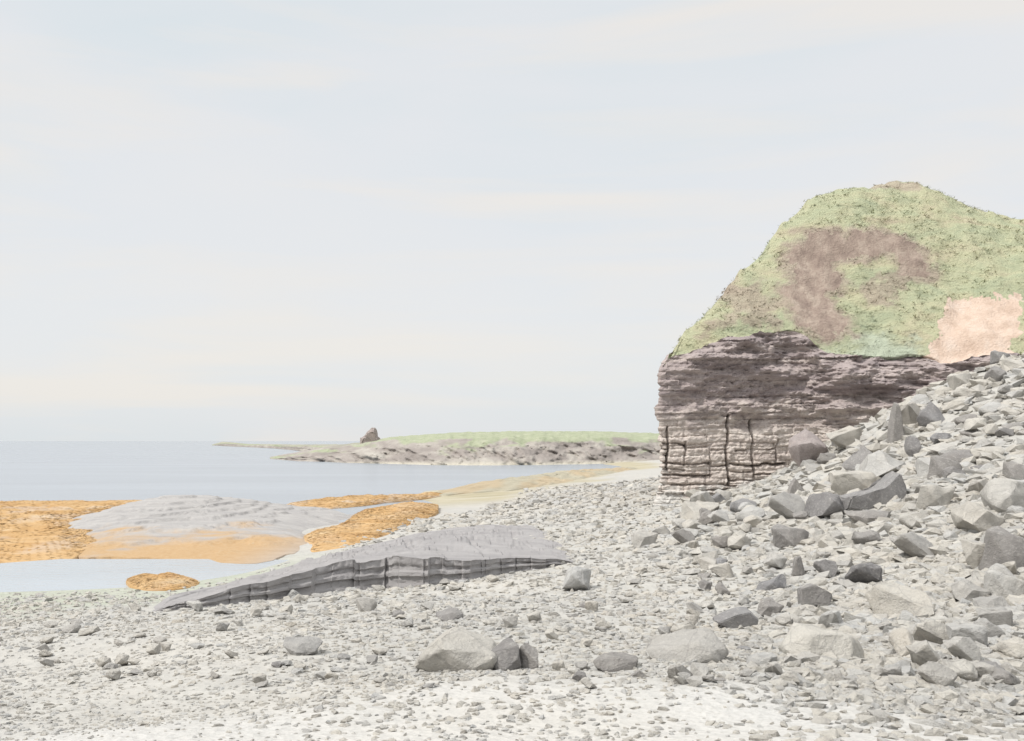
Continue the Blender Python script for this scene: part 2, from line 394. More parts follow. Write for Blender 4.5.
# the long dark ledge: a tilted bed broken off along its near side
def build_ledge():
    G = lambda px, py, dz=0.: (lambda q: (q[0], q[1], q[2] + dz))(hit(px, py))
    FB = [(G(138, 612, -.12), .0), (G(170, 611), .12), (G(205, 608), .24), (G(260, 602), .42), (G(330, 593), .64), (G(380, 589), .72), (G(430, 586), .70),
          (G(470, 580), .55), (G(505, 573), .40), (G(556, 566, -.03), .2), (G(606, 560, -.25), .0)]
    BK = [G(138.5, 611.8, -.12), G(172, 601), G(205, 591), G(262, 575), G(328, 556), G(370, 545), G(420, 533), G(455, 527), G(490, 524), G(530, 523, -.05), G(604, 558, -.25)]
    n = 420
    s = np.linspace(0, 1, len(FB)); S = np.linspace(0, 1, n)
    fb = np.array([p for p, h in FB]); hh = np.array([h for p, h in FB]); bk = np.array(BK)
    ip = lambda a: np.stack([np.interp(S, s, a[:, i]) for i in range(3)], 1)
    fbs, bks = ip(fb), ip(bk); h = np.interp(S, s, hh)
    U = S * 13.
    def blocks(w, seed):                      # joint blocks broken back by different amounts
        b = np.floor(U / w + .35 * vnoise(U * 1.3, U * 0, seed=seed)).astype(np.int64); return _h(b, b * 0, b * 0, seed) - .5
    jag = .42 * blocks(.95, 5) + .22 * blocks(.37, 6) + .05 * fbm(U * 3, U * 0, seed=14, octv=3)
    ltop = fbs.copy(); ltop[:, 2] += h; ltop[:, 1] += .3
    m_ = np.minimum(1, h * 2.5)
    h = h * (1 + .16 * blocks(1.4, 8) + .10 * fbm(U * .9, U * 0, seed=15))
    rows = []
    for q in np.linspace(-.4, 1, 24):
        P = fbs.copy(); P[:, 2] += h * q
        bed = math.floor(q * 5 + .3)
        P[:, 1] += jag * m_ * (.55 + .45 * q) + .30 * h * max(q, 0) + .05 * m_ * math.sin(bed * 2.4) + .03 * fbm(U * 4, np.full(n, q * 7), seed=16)
        rows.append(P)
    top = rows[-1]
    for q in np.linspace(0, 1, 60)[1:]:
        e2 = max(0., 1 - q * 11); tp = top * e2 + ltop * (1 - e2)
        P = tp * (1 - q) + bks * q
        bow = math.sin(math.pi * q)
        P[:, 2] += m_ * .20 * bow * fbm(P[:, 0] * .6, P[:, 1] * .4, seed=17, octv=6, gain=.6); P[:, 2] = .5 * P[:, 2] + .5 * np.round(P[:, 2] / .09) * .09
        gz = ground(P[:, 0], P[:, 1])
        P[:, 2] = np.maximum(P[:, 2], gz + (.16 - .22 * sstep(.62, .95, S)) * min(1, bow * 3) - .3 * (1 - np.minimum(1, h * 9))) - .25 * float(sstep(.94, 1, q))
        ck = np.minimum(np.abs(((P[:, 0] * .9 + P[:, 1] * .12) % 1.7) - .85), np.abs(((P[:, 1] * .5 - P[:, 0] * .2) % 1.9) - .95))
        P[:, 2] -= .07 * np.exp(-(ck / .05) ** 2) * bow
        rows.append(P)
    V = np.stack(rows, 1)
    o = link_mesh('rock_ledge', V.reshape(-1, 3), grid_faces(n, len(rows)), M['ledge'], attrs={'weed': np.zeros(n * len(rows))})
    o.data.set_sharp_from_angle(angle=math.radians(38))
    tag(o, 'long dark tilted rock ledge with broken near face, tapering to a point', 'rock ledge')
build_ledge()

# low olive bank of stones on the far beach
shelf('rock_bank', [on(420, 497, .1), on(470, 494, .2), on(520, 491, .3), on(575, 482, .3), on(640, 470, .3), on(640, 467, .3), on(575, 473, .05), on(532, 478, .02), on(510, 481, .02), on(492, 488, .02), on(450, 490, .02)],
      lambda X, Y: .75 + 0 * X + .15 * fbm(X * .15, Y * .05, seed=8), mat_shelf('olive_bank_rock', (.27, .25, .19), (.41, .375, .285)), 'low olive brown rock bank along the far beach between the bay and pale shingle', 'rock bank',
      seed=121, nz=.16, attr={'weed': lambda X, Y, Z: .35 * sstep(.0, .5, fbm(X * .2, Y * .06, seed=9))}, n=240, m=40)

# ------------------------------------------------------------------ the cliff
hill_ctl = [at(658, 361, 55), at(690, 352, 54.8), at(722, 346, 54.4), at(760, 342, 54), at(792, 334, 53.8), at(822, 371, 53.2), at(860, 376, 52.6), at(905, 380, 51.6), at(945, 386, 50.3), at(1030, 405, 48),
            at(688, 327, 57), at(720, 300, 59), at(740, 271, 60.5), at(780, 226, 63), at(802, 205, 64), at(816, 195, 65), at(840, 190, 66), at(872, 188, 67), at(905, 182, 67.5), at(930, 190, 67), at(946, 201, 67), at(985, 213, 67), at(1030, 222, 67), at(1100, 236, 66), at(1200, 262, 64),
            at(830, 280, 59), at(880, 280, 58.5), at(850, 330, 56), at(930, 300, 57.5), at(760, 300, 58),
            (9.5, 59, 9.8), (11.6, 64.5, 9.3), (13.2, 69, 8.8), (20, 84, 12.5), (30, 105, 12), (26, 80, 18), (45, 80, 19), (45, 124, 9), (70, 80, 9), (60, 47, 8), (95, 46, 8), (110, 80, 8), (100, 125, 8)]
_hill = RBF(hill_ctl)
def hill(x, y):
    return _hill(x, y) + .22 * fbm(np.asarray(x) * .55, np.asarray(y) * .55, seed=23, octv=3, gain=.5)

def inpoly(X, Z, poly):
    r = np.zeros(X.shape, bool)
    for (x1, z1), (x2, z2) in zip(poly, poly[1:] + poly[:1]):
        if z1 == z2: continue
        r ^= ((z1 > Z) != (z2 > Z)) & (X < (x2 - x1) * (Z - z1) / (z2 - z1) + x1)
    return r

def stroke(X, Z, pts, w):
    d = np.full(X.shape, 1e9)
    for (x1, z1), (x2, z2) in zip(pts[:-1], pts[1:]):
        l2 = (x2 - x1) ** 2 + (z2 - z1) ** 2 + 1e-9
        t = np.clip(((X - x1) * (x2 - x1) + (Z - z1) * (z2 - z1)) / l2, 0, 1)
        d = np.minimum(d, np.hypot(X - x1 - t * (x2 - x1), Z - z1 - t * (z2 - z1)))
    return d / w

def wall_pt(px, py, Y=55.): a = at(px, py, Y); return (a[0], a[2])

CR = [([(668, 428), (667, 470)], 1.2), ([(685, 442), (685, 465)], .6), ([(728, 415), (727, 450), (728, 484)], 1.2), ([(752, 420), (753, 460), (754, 479)], 1.), ([(710, 449), (710, 478)], .4), ([(777, 440), (776, 466)], .5),
      ([(655, 442), (672, 443), (685, 445)], .8), ([(688, 447), (711, 446)], .6), ([(712, 450), (727, 450)], .6), ([(735, 451), (775, 449)], .6), ([(652, 463), (690, 464), (710, 463)], 1.), ([(712, 466), (728, 465)], .5), ([(730, 464), (752, 465)], .8),
      ([(753, 465), (786, 463)], 1.3), ([(655, 469), (684, 470)], .6), ([(652, 476), (710, 475)], .9), ([(730, 472), (752, 471)], .7), ([(755, 475), (782, 474)], .8), ([(728, 480), (765, 481)], .8), ([(655, 485), (700, 484), (735, 486)], .6), ([(682, 493), (700, 491), (740, 490)], .7), ([(652, 455), (668, 455)], .8), ([(652, 449), (667, 449)], .6),
      ([(652, 492), (664, 492)], .7), ([(700, 497), (760, 494)], .5)]
CR = [([wall_pt(*p) for p in pts], w) for pts, w in CR]

def build_cliff():
    ringp = [(8.05, 55.0), (20, 54.0), (30, 51.6), (40, 49), (60, 47), (95, 46), (110, 80), (100, 125), (45, 125), (30, 105), (13.6, 70)]
    # resample: dense along the visible front, coarse behind
    P = []
    seg = list(zip(ringp, ringp[1:] + ringp[:1]))
    dens = [.045, .065, .11, .35, 1.5, 3, 3, 3, 2, 1.2, .16]
    for ((x1, y1), (x2, y2)), d in zip(seg, dens):
        L = math.hypot(x2 - x1, y2 - y1); k = max(2, int(L / d))
        for i in range(k): P.append((x1 + (x2 - x1) * i / k, y1 + (y2 - y1) * i / k))
    P = np.array(P)
    for _ in range(10): P = .5 * P + .25 * np.roll(P, 1, 0) + .25 * np.roll(P, -1, 0)
    P[:, 1] += .5 * fbm(P[:, 0] * .25, P[:, 1] * 0 + 7, seed=33, octv=3) * sstep(8.3, 12, P[:, 0]) * (P[:, 1] < 56)
    T = np.roll(P, -1, 0) - np.roll(P, 1, 0); T /= np.linalg.norm(T, axis=1)[:, None]
    N = np.stack([T[:, 1], -T[:, 0]], 1)                 # outward (ring runs anticlockwise seen from above)
    n = len(P); c = np.array([40., 82.])
    ztop = hill(P[:, 0], P[:, 1]) + .2 * fbm(P[:, 0] * 1.1, P[:, 1] * 1.1, seed=44, octv=4)
    nf = 230
    v = np.linspace(0, 1, nf)
    zb = .2
    Zf = zb + (ztop - zb)[:, None] * v
    S = (np.cumsum(np.linalg.norm(P - np.roll(P, 1, 0), axis=1)))[:, None] + 0 * Zf
    X0 = P[:, 0][:, None] + 0 * Zf; Y0 = P[:, 1][:, None] + 0 * Zf
    # beds
    rb = np.random.default_rng(4)
    zs = [0.]
    while zs[-1] < 26: zs.append(zs[-1] + (rb.uniform(.12, .42) if zs[-1] < 5.6 else rb.uniform(.16, .42)))
    zs = np.array(zs)
    zw = Zf + .10 * fbm(S * .25, Zf * .2, seed=3, octv=3)
    bed = np.searchsorted(zs, zw) - 1
    off = _h(bed, bed * 0, bed * 0, 3)
    ln = .9 + 1.7 * off
    jx = (S + 5 * off) / ln
    blk = np.floor(jx).astype(np.int64)
    low = sstep(6.6, 5.0, Zf)
    d = (_h(bed, bed * 0, bed * 0, 12) - .5) * (.11 + .11 * (1 - low))
    d += (_h(bed, blk, bed * 0, 13) - .5) * (.12 * low + .20 * (1 - low))
    gap = np.minimum(np.abs(zw - zs[bed]), np.abs(zs[np.minimum(bed + 1, len(zs) - 1)] - zw))
    d -= (.07 - .03 * (1 - low)) * np.exp(-(gap / .05) ** 2)
    jf = np.abs(jx - blk - .5); d -= .07 * low * np.exp(-((.5 - jf) * ln / .05) ** 2)
    crn = .35 + .65 * sstep(8.3, 11, X0)
    d += crn * ((.05 + .37 * (1 - low)) * fbm(S * .8, Zf * 1.6, seed=21, octv=5, gain=.55) + .35 * (1 - low) * fbm(S * .3, Zf * .4, seed=22, octv=2))
    front = (Y0 < 57.5)
    for pts, w in CR:
        s = stroke(X0 + .07 * fbm(X0 * 2.2, Zf * 2.2, seed=int(pts[0][0] * 9) % 97, octv=4), Zf + .06 * fbm(X0 * 2., Zf * 3, seed=71, octv=4), pts, .058 * (.6 + .5 * w))
        d -= np.where(front, (.42 + .2 * fbm(X0 * 1.5, Zf * 1.5, seed=73, octv=3)) * w * np.exp(-s ** 2 * 1.3), 0)
    # notched profile at the seaward corner, broadening foot
    d += .45 * sstep(2.7, 1.2, Zf)
    d += .05 * low * fbm(S * 4, Zf * 5, seed=24, octv=4, gain=.6) + .03 * fbm(S * 7, Zf * 12, seed=25, octv=3)
    d *= sstep(0, .3, Zf)[:, :]
    # rounded, crumbling lip
    d -= .28 * sstep(.93, 1, v)[None, :] ** 2
    Xf = X0 + N[:, 0][:, None] * d; Yf = Y0 + N[:, 1][:, None] * d
    face = np.stack([Xf, Yf, Zf], -1)
    # turf and slopes from the lip towards the middle of the hill
    mt = 210
    t = np.linspace(0, 1, mt) ** 1.55
    ex, ey, ez = face[:, -1, 0], face[:, -1, 1], face[:, -1, 2]
    k2 = sstep(0, .012, t)[None, :]; bx = ex[:, None] * (1 - k2) + (P[:, 0] - .25 * N[:, 0])[:, None] * k2; by = ey[:, None] * (1 - k2) + (P[:, 1] - .25 * N[:, 1])[:, None] * k2
    Xt = bx + (c[0] - bx) * t; Yt = by + (c[1] - by) * t
    Zt = hill(Xt, Yt); k = sstep(0, .035, t)[None, :]
    Zt = ez[:, None] * (1 - k) + Zt * k
    Zt += .10 * fbm(Xt * .9, Zt * 1.6, seed=53, octv=3) * k
    Zt += .12 * fbm(Xt * 1.3, Yt * 1.3, seed=51, octv=2) * k
    root = bpy.data.objects.new('sea_cliff', None); COL.objects.link(root); root.location = (0, 0, 0)
    tag(root, 'brown bedded cliff with dark joints and a grassy hill on top, above the rubble', 'cliff')
    FV = face.reshape(-1, 3); FF = grid_faces(n, nf, True); fz = (Zf.ravel()[FF]).mean(1)
    fcol = FF[:, 0] % nf; krow = np.array([np.searchsorted(Zf[i], 5.6) for i in range(n)])[FF[:, 0] // nf]
    for nm, sel, lab in (('jointed_base', fcol < krow, 'pale jointed beds of the cliff foot'), ('rock_face', fcol >= krow, None)):
        q = FF[sel]; u, inv = np.unique(q, return_inverse=True)
        fo = link_mesh(nm, FV[u], inv.reshape(-1, 4), M['face'], root); fo.data.set_sharp_from_angle(angle=math.radians(50))
        if lab: fo['label'] = lab
    # ground cover masks in section (x, height)
    wp = lambda a: wall_pt(a[0], a[1], 60.)
    nzz = fbm(Xt * .8, Zt * 1.1, seed=61, octv=6, gain=.68)
    fr = (Yt < 72)
    sc = np.minimum(stroke(Xt, Zt, [wp(p) for p in ((806, 262), (822, 248), (850, 243), (888, 243), (908, 258), (908, 272))], .85),
         stroke(Xt, Zt, [wp(p) for p in ((812, 262), (812, 280), (796, 300), (798, 326))], 1.15))
    scar = np.where(fr, sstep(1.25, .75, sc + .55 * nzz), 0)
    so = np.minimum(stroke(Xt, Zt, [wp(p) for p in ((730, 300), (770, 310), (800, 322))], 1.1), stroke(Xt, Zt, [wp(p) for p in ((690, 340), (720, 325), (760, 330))], .6))
    so = np.minimum(so, stroke(Xt, Zt, [wall_pt(p[0], p[1], 67.) for p in ((868, 186), (905, 185))], .6))
    so = np.minimum(so, stroke(Xt, Zt, [wp(p) for p in ((860, 300), (895, 280))], .7))
    soil = np.where(fr, .75 * sstep(1.4, .5, so + .8 * nzz), 0)
    soil = np.maximum(soil, np.where(fr, .9 * sstep(2.0, 1.1, sc + .6 * nzz), 0))
    rkm = np.where(fr, sstep(1.2, .7, stroke(Xt, Zt, [wall_pt(p[0], p[1], 54.6) for p in ((722, 352), (765, 347), (800, 345), (812, 362), (835, 374))], .62) + .6 * nzz), 0)
    aq = np.where(fr, sstep(1.3, .4, stroke(Xt, Zt, [wall_pt(p[0], p[1], 54.5) for p in ((835, 362), (870, 358), (905, 350))], 1.2) + .5 * nzz), 0)
    slip = np.where(fr, (Xt - (21.3 + (Zt - 8.2) * .72 + .25 * nzz) > 0) & (Zt < 13.2 + .35 * nzz) & (Xt < 25.6 + (Zt - 8.2) * .6 + .3 * nzz), 0)
    V = np.stack([Xt, Yt, Zt], -1).reshape(-1, 3); Fq = grid_faces(n, mt, True)
    fm = lambda a: (a.ravel()[Fq].mean(1) > .5)
    def biggest(mask):            # keep the largest connected patch of faces
        g2 = mask.reshape(n, mt - 1); lab = np.zeros(g2.shape, int); best = (0, 0); cur = 0
        for i, j in zip(*np.where(g2)):
            if lab[i, j]: continue
            cur += 1; st = [(i, j)]; lab[i, j] = cur; cnt = 0
            while st:
                a, b = st.pop(); cnt += 1
                for a2, b2 in (((a + 1) % n, b), ((a - 1) % n, b), (a, b + 1), (a, b - 1)):
                    if 0 <= b2 < mt - 1 and g2[a2, b2] and not lab[a2, b2]: lab[a2, b2] = cur; st.append((a2, b2))
            if cnt > best[0]: best = (cnt, cur)
        return (lab == best[1]).ravel() & mask
    ms = biggest(fm(slip.astype(float))); mk = biggest(fm(rkm) & ~ms); me_ = biggest(fm(scar) & ~ms & ~mk)
    cls = np.where(ms, 3, np.where(mk, 2, np.where(me_, 1, 0)))
    for kk, name, mat in ((0, 'turf', M['turf']), (1, 'bare_earth', M['scar']), (2, 'crumbling_rock', M['face']), (3, 'earth_slip', M['slip'])):
        q = Fq[cls == kk]; u, inv = np.unique(q, return_inverse=True)
        att = {'soil': soil.ravel()[u], 'aqua': aq.ravel()[u]} if kk == 0 else None
        o = link_mesh(name, V[u], inv.reshape(-1, 4), mat, root, attrs=att)
        if kk == 1: o['label'] = 'bare brown earth scar in the grassy slope'
        if kk == 3: o['label'] = 'peach coloured slip of bare earth'
    # long grass on the turf
    q = Fq[cls == 0]; ctr = V[q].mean(1); ar = np.linalg.norm(np.cross(V[q[:, 1]] - V[q[:, 0]], V[q[:, 3]] - V[q[:, 0]]), axis=1)
    ok = (ctr[:, 1] < 75) & (ctr[:, 0] < 45) & (ctr[:, 0] > 7)
    idx = np.where(ok)[0]; p = ar[idx] / ar[idx].sum()
    cnt = 7500
    pick = RNG.choice(idx, cnt, p=p)
    bw = RNG.dirichlet((1, 1, 1, 1), cnt)
    base = (V[q[pick]] * bw[:, :, None]).sum(1)
    keep = vnoise(base[:, 0] * .8, base[:, 1] * .8, seed=77) + .5 * vnoise(base[:, 0] * 3, base[:, 1] * 3, seed=78) > -.25
    base = base[keep]; pick = pick[keep]; cnt = len(base)
    att = {'soil': soil.ravel()[q[pick, 0]], 'aqua': aq.ravel()[q[pick, 0]]}
    vs, at2 = [], {'soil': [], 'aqua': []}
    for b in range(4):
        a = RNG.random(cnt) * 6.283; hgt = .03 + .08 * RNG.random(cnt) ** 2; wd = .02 + .03 * RNG.random(cnt)
        o1 = np.stack([np.cos(a) * wd, np.sin(a) * wd, 0 * a - .03], 1)
        tip = np.stack([RNG.normal(0, .12, cnt) + .05, RNG.normal(0, .12, cnt) - .05, hgt], 1)
        sh = np.stack([RNG.normal(0, .1, cnt), RNG.normal(0, .1, cnt), 0 * a], 1)
        vs.append(np.stack([base + sh - o1 * [1, 1, -1], base + sh + o1, base + sh + tip], 1))
        for kx in at2: at2[kx].append(np.repeat(att[kx], 3))
    vs = np.concatenate(vs).reshape(-1, 3)
    g = link_mesh('grass', vs, np.arange(len(vs)).reshape(-1, 3), M['turf'], attrs={kx: np.concatenate(x) for kx, x in at2.items()})
    setting(g, 'stuff')
    root.location = (20, 54, 1.5)
    for ch in root.children: ch.location = -root.location
build_cliff()

# ------------------------------------------------------------------ far land
def build_headland(name, prof, mat_attr_seed, depth, rag):
    """prof: (px, base py, shoulder py, crest py) along its shore, seen from the beach"""
    px = np.array([p[0] for p in prof], float); n = 420
    U = np.linspace(px[0], px[-1], n)
    ip = lambda k: np.interp(U, px, [p[k] for p in prof])
    Y0 = H * F / (ip(1) - 441.0)
    X0 = (U - 512) / F * Y0
    z1 = H + (441 - ip(2)) / F * (Y0 + 10); z2 = H + (441 - ip(3)) / F * (Y0 + depth * .5)
    rows, gr, stn = [], [], []
    nf = 34
    for q in np.linspace(0, 1, nf):
        Z = -1 + (z1 + 1) * q
        bumpy = rag * (fbm(U * .06 + q * 1.6, U * 0 + q * 2.0, seed=mat_attr_seed, octv=5, gain=.6))
        Y = Y0 + 14 * q ** 1.4 + bumpy * (2.2 * math.sin(math.pi * q) + .4)
        s = Y / Y0
        rows.append(np.stack([X0 * s, Y, Z + .25 * rag * fbm(U * .1, U * 0 + q * 6, seed=5) * q], 1))
        gr.append(sstep(.80, 1.0, q + .35 * fbm(U * .05, U * 0 + q * 4, seed=8))); stn.append(np.full(n, float(sstep(.3, .14, q))))
    e = rows[-1]
    for q in np.linspace(0, 1, 24)[1:]:
        zz = e[:, 2] + (z2 - e[:, 2]) * math.sin(min(1., q * 2) * math.pi / 2)
        if q > .5: zz = zz - (q - .5) * 2 * (zz + 2) * .6
        Y = e[:, 1] + depth * q
        rows.append(np.stack([e[:, 0] / e[:, 1] * Y, Y, zz + .12 * fbm(U * .2, U * 0 + q * 9, seed=12)], 1))
        gr.append(np.ones(n) * sstep(310, 400, U) if name == 'headland' else np.full(n, .45)); stn.append(np.zeros(n))
    V = np.stack(rows, 1); m = len(rows)
    o = link_mesh(name, V.reshape(-1, 3), grid_faces(n, m), M['headland'], attrs={'green': np.stack(gr, 1).ravel(), 'strand': np.stack(stn, 1).ravel()})
    return setting(o)
build_headland('headland', [(270, 459.5, 458, 457.5), (300, 461.5, 453, 452), (325, 462, 449, 447), (350, 463, 446, 443.5), (372, 463.5, 443, 441), (390, 464, 441, 437), (430, 465, 440, 433.5), (470, 465.5, 439, 431.5), (540, 465, 438, 430.5), (600, 464, 438, 431), (660, 463, 439, 433), (720, 463, 440, 434), (800, 463, 440, 434)], 5, 70, 1.)
build_headland('far_spit', [(212, 445.4, 444.8, 444.6), (222, 446, 443.0, 441.6), (230, 446.4, 443.0, 442.0), (245, 447, 444.2, 443.8), (275, 448.5, 445, 444.2), (300, 451, 446, 444.6), (340, 454, 446.5, 444.4), (400, 454, 446, 443), (480, 454, 446, 443)], 25, 160, 1.)

def build_stack():
    bm = bmesh.new()
    r = random.Random(3)
    prof = [(-3.1, 0), (-2.6, .9), (-1.5, 1.5), (-.8, 2.6), (.1, 3.3), (1.0, 3.5), (1.4, 2.6), (1.7, 1.4), (2.2, .7), (2.6, 0)]
    pts = []
    for y, sc in ((-1.8, .72), (-.9, 1.), (.9, .95), (1.8, .6)):
        for x, z in prof: pts.append(bm.verts.new((x * sc + r.uniform(-.2, .2), y, (z * sc if z else -1.6) + r.uniform(-.15, .15))))
    k = len(prof)
    for a in range(3):
        for b in range(k - 1): bm.faces.new([pts[a * k + b], pts[a * k + b + 1], pts[(a + 1) * k + b + 1], pts[(a + 1) * k + b]])
    bm.faces.new(pts[:k][::-1]); bm.faces.new(pts[3 * k:])
    bmesh.ops.triangulate(bm, faces=bm.faces[:]); bmesh.ops.subdivide_edges(bm, edges=bm.edges[:], cuts=2, use_grid_fill=True)
    for v in bm.verts: v.co += Vector((r.uniform(-.13, .13), r.uniform(-.13, .13), r.uniform(-.13, .13)))
    bmesh.ops.recalc_face_normals(bm, faces=bm.faces[:])
    me = bpy.data.meshes.new('rock_stack'); bm.to_mesh(me); bm.free(); me.materials.append(M['brown'])
    o = bpy.data.objects.new('rock_stack', me); COL.objects.link(o)
    o.location = at(371, 441.5, 255)
    tag(o, 'small peaked grey rock stack standing alone on the tip of the low headland', 'rock stack')
build_stack()

LEDGE_FOOT = [hit(*q) for q in ((132, 613), (172, 600), (262, 574), (328, 556), (420, 533), (470, 527), (500, 540), (492, 570), (430, 585), (330, 592), (205, 607))]
def off_ledge(X, Y): return ~inpoly(np.asarray(X, float), np.asarray(Y, float), [(q[0], q[1]) for q in LEDGE_FOOT])
# ------------------------------------------------------------------ boulders
def proto(seed, sx, sy, sz, npts=13, cuts=2, blocky=4.):
    r = random.Random(seed); bm = bmesh.new()
    for _ in range(npts):
        v = Vector((r.gauss(0, 1), r.gauss(0, 1), r.gauss(0, 1))); v.normalize()
        k = (abs(v.x) ** blocky + abs(v.y) ** blocky + abs(v.z) ** blocky) ** (-1 / blocky)
        v = v * k * r.uniform(.86, 1.0)
        bm.verts.new((v.x * sx, v.y * sy, v.z * sz))
    g = bmesh.ops.convex_hull(bm, input=bm.verts[:])
    bmesh.ops.delete(bm, geom=[e for e in set(g['geom_interior'] + g['geom_unused']) if isinstance(e, bmesh.types.BMVert)], context='VERTS')
    bmesh.ops.dissolve_limit(bm, angle_limit=math.radians(16), verts=bm.verts[:], edges=bm.edges[:])
    bmesh.ops.bevel(bm, geom=bm.edges[:], offset=.055, segments=2, affect='EDGES', profile=.6, clamp_overlap=True)
    bmesh.ops.triangulate(bm, faces=bm.faces[:])
    for _ in range(cuts):
        bmesh.ops.subdivide_edges(bm, edges=[e for e in bm.edges if e.calc_length() > .22], cuts=1, use_grid_fill=True)
        bmesh.ops.triangulate(bm, faces=bm.faces[:])
    co = np.array([v.co[:] for v in bm.verts])
    nn = .075 * fbm(co[:, 0] * 2.2, co[:, 1] * 2.2, co[:, 2] * 2.2, seed=seed, octv=4, gain=.55)
    bm.normal_update()
    for v, q in zip(bm.verts, nn): v.co += v.normal * float(q)
    bmesh.ops.recalc_face_normals(bm, faces=bm.faces[:])
    return bm

def boulder_mesh(bm, mat):
    me = bpy.data.meshes.new('boulder'); bm.to_mesh(me); bm.free()
    me.polygons.foreach_set('use_smooth', np.full(len(me.polygons), True)); me.set_sharp_from_angle(angle=math.radians(38))
    me.materials.append(mat); return me

KIND = {'block': (1, .9, .8, 4.5), 'slab': (1.1, .9, .38, 5.), 'round': (1, .95, .85, 2.3), 'long': (1.3, .7, .5, 4.), 'wedge': (1.2, .8, .6, 3.5)}
PR = {}
for kn, (a, b, c_, bl) in KIND.items():
    for s in range(6):
        for tone in ('pale', 'grey'):
            if tone == 'grey': me = PR[kn, s, 'pale'].copy(); me.materials[0] = M['grey']
            else: me = boulder_mesh(proto(hash_seed := s * 13 + len(kn) * 101 + ord(kn[0]), a, b, c_, 12 + s % 3 * 3, 2, bl), M['pale'])
            PR[kn, s, tone] = me

placed = []                    # (x, y, radius)
GROUP = 'boulders of the rubble below the cliff'
def set_boulder(me, px, py, w, h, label, tilt=0., rz=None, group=GROUP, sink=.25, seed=0, deep=1.):
    """px, py = foot of the stone, w x h = its apparent size"""
    x, y, z = hit(px, py)
    sw, shh = w / F * y, h / F * y
    o = bpy.data.objects.new('boulder', me); COL.objects.link(o)
    vs = np.array([v.co[:] for v in me.vertices]); ext = vs.max(0) - vs.min(0)
    sx = sw / ext[0]; sz = shh * (1 + sink) / ext[2]; sy = (sx * .6 + sz * .4) * deep
    o.scale = (sx, sy, sz)
    o.rotation_euler = (random.uniform(-.12, .12), tilt, random.uniform(-.35, .35) if rz is None else rz)
    o.location = (x, y + .3 * sw, z + shh * (.5 - sink * .5))
    tag(o, label, 'boulder', group)
    placed.append((x, y + .3 * sw, sw * .5))
    return o

# special outlines, extruded with depth and worn edges
def cut_stone(prof, depth, mat, seed):
    r = random.Random(seed); bm = bmesh.new(); rings = []
    for y, s in ((-depth, .90), (-depth * .4, 1.), (depth * .5, 1.), (depth, .82)):
        rings.append([bm.verts.new((x * s + r.uniform(-.03, .03), y + r.uniform(-.06, .06), z * s + r.uniform(-.03, .03))) for x, z in prof])
    k = len(prof)
    for a in range(3):
        for b in range(k): bm.faces.new([rings[a][b], rings[a][(b + 1) % k], rings[a + 1][(b + 1) % k], rings[a + 1][b]])
    bm.faces.new(rings[0][::-1]); bm.faces.new(rings[3])
    bmesh.ops.bevel(bm, geom=bm.edges[:], offset=.04, segments=2, affect='EDGES', clamp_overlap=True)
    bmesh.ops.triangulate(bm, faces=bm.faces[:])
    for _ in range(2):
        bmesh.ops.subdivide_edges(bm, edges=[e for e in bm.edges if e.calc_length() > .2], cuts=1); bmesh.ops.triangulate(bm, faces=bm.faces[:])
    bm.normal_update()
    co = np.array([v.co[:] for v in bm.verts]); nn = .05 * fbm(co[:, 0] * 2.5, co[:, 1] * 2.5, co[:, 2] * 2.5, seed=seed)
    for v, q in zip(bm.verts, nn): v.co += v.normal * float(q)
    bmesh.ops.recalc_face_normals(bm, faces=bm.faces[:])
    return boulder_mesh(bm, mat)

WEDGE = [(-1, -.45), (.95, -.5), (1, .1), (.82, .55), (.2, .12), (-.9, -.12)]
SPIRE = [(-.45, -1), (.5, -1), (.42, -.1), (.05, .95), (-.12, .9), (-.3, .1)]
ARCH = [(-.9, -1), (-.4, -1), (-.25, -.45), (.15, -.4), (.3, -.95), (.8, -1), (.75, -.3), (.95, .2), (.5, .45), (-.2, .8), (-.95, .5)]
GABLE = [(-1, -.7), (1, -.7), (.9, -.1), (-.1, .8), (-.7, .1)]
DART = [(-1.2, -.05), (-.3, -.5), (.9, -.5), (1.0, .1), (.5, .5), (-.2, .4)]

G_ = 'grey'
LM = []                        # landmarks for naming the stones around them
def lm(px, py, w, h, me, label, short, **kw):
    o = set_boulder(me, px, py, w, h, label, **kw); o['_v'] = (px, py, w, h); LM.append((o, short)); return o
g = lambda kn, s: PR[kn, s, 'grey']
p = lambda kn, s: PR[kn, s, 'pale']
lm(878, 508, 66, 36, cut_stone(WEDGE, .5, M['grey'], 1), 'large dark wedge shaped slab thick at its right end, high on the rubble slope', 'the dark wedge slab', rz=.05)
lm(829, 519, 34, 24, g('round', 1), 'dark rounded block at the thin end of the big wedge shaped slab', 'the dark rounded block')
lm(872, 524, 42, 13, g('slab', 2), 'flat grey slab lying just under the big dark wedge shaped slab', 'the flat slab under the wedge')
lm(897, 443, 15, 42, cut_stone(SPIRE, .4, M['grey'], 2), 'tall thin upright dark stone like a spike near the cliff foot', 'the upright spike stone', rz=0.)
lm(866, 472, 32, 22, g('long', 1), 'dark oblong stone leaning up to the right below the spike stone', 'the leaning oblong stone', tilt=-.7, rz=0.)
lm(937, 424, 26, 22, g('long', 3), 'grey oblong stone tilted steeply at the top of the rubble by the peach earth', 'the highest tilted stone', tilt=-.8, rz=0.)
lm(914, 458, 14, 22, g('wedge', 2), 'narrow dark stone just right of and below the upright spike', 'the narrow dark stone')
lm(832, 464, 27, 11, g('slab', 4), 'thin banded grey slab at the foot of the brown cliff', 'the thin banded slab')
lm(797, 496, 19, 17, cut_stone(GABLE, .6, M['grey'], 3), 'small gable shaped grey stone where the jointed cliff meets the rubble', 'the gable stone', rz=0.)
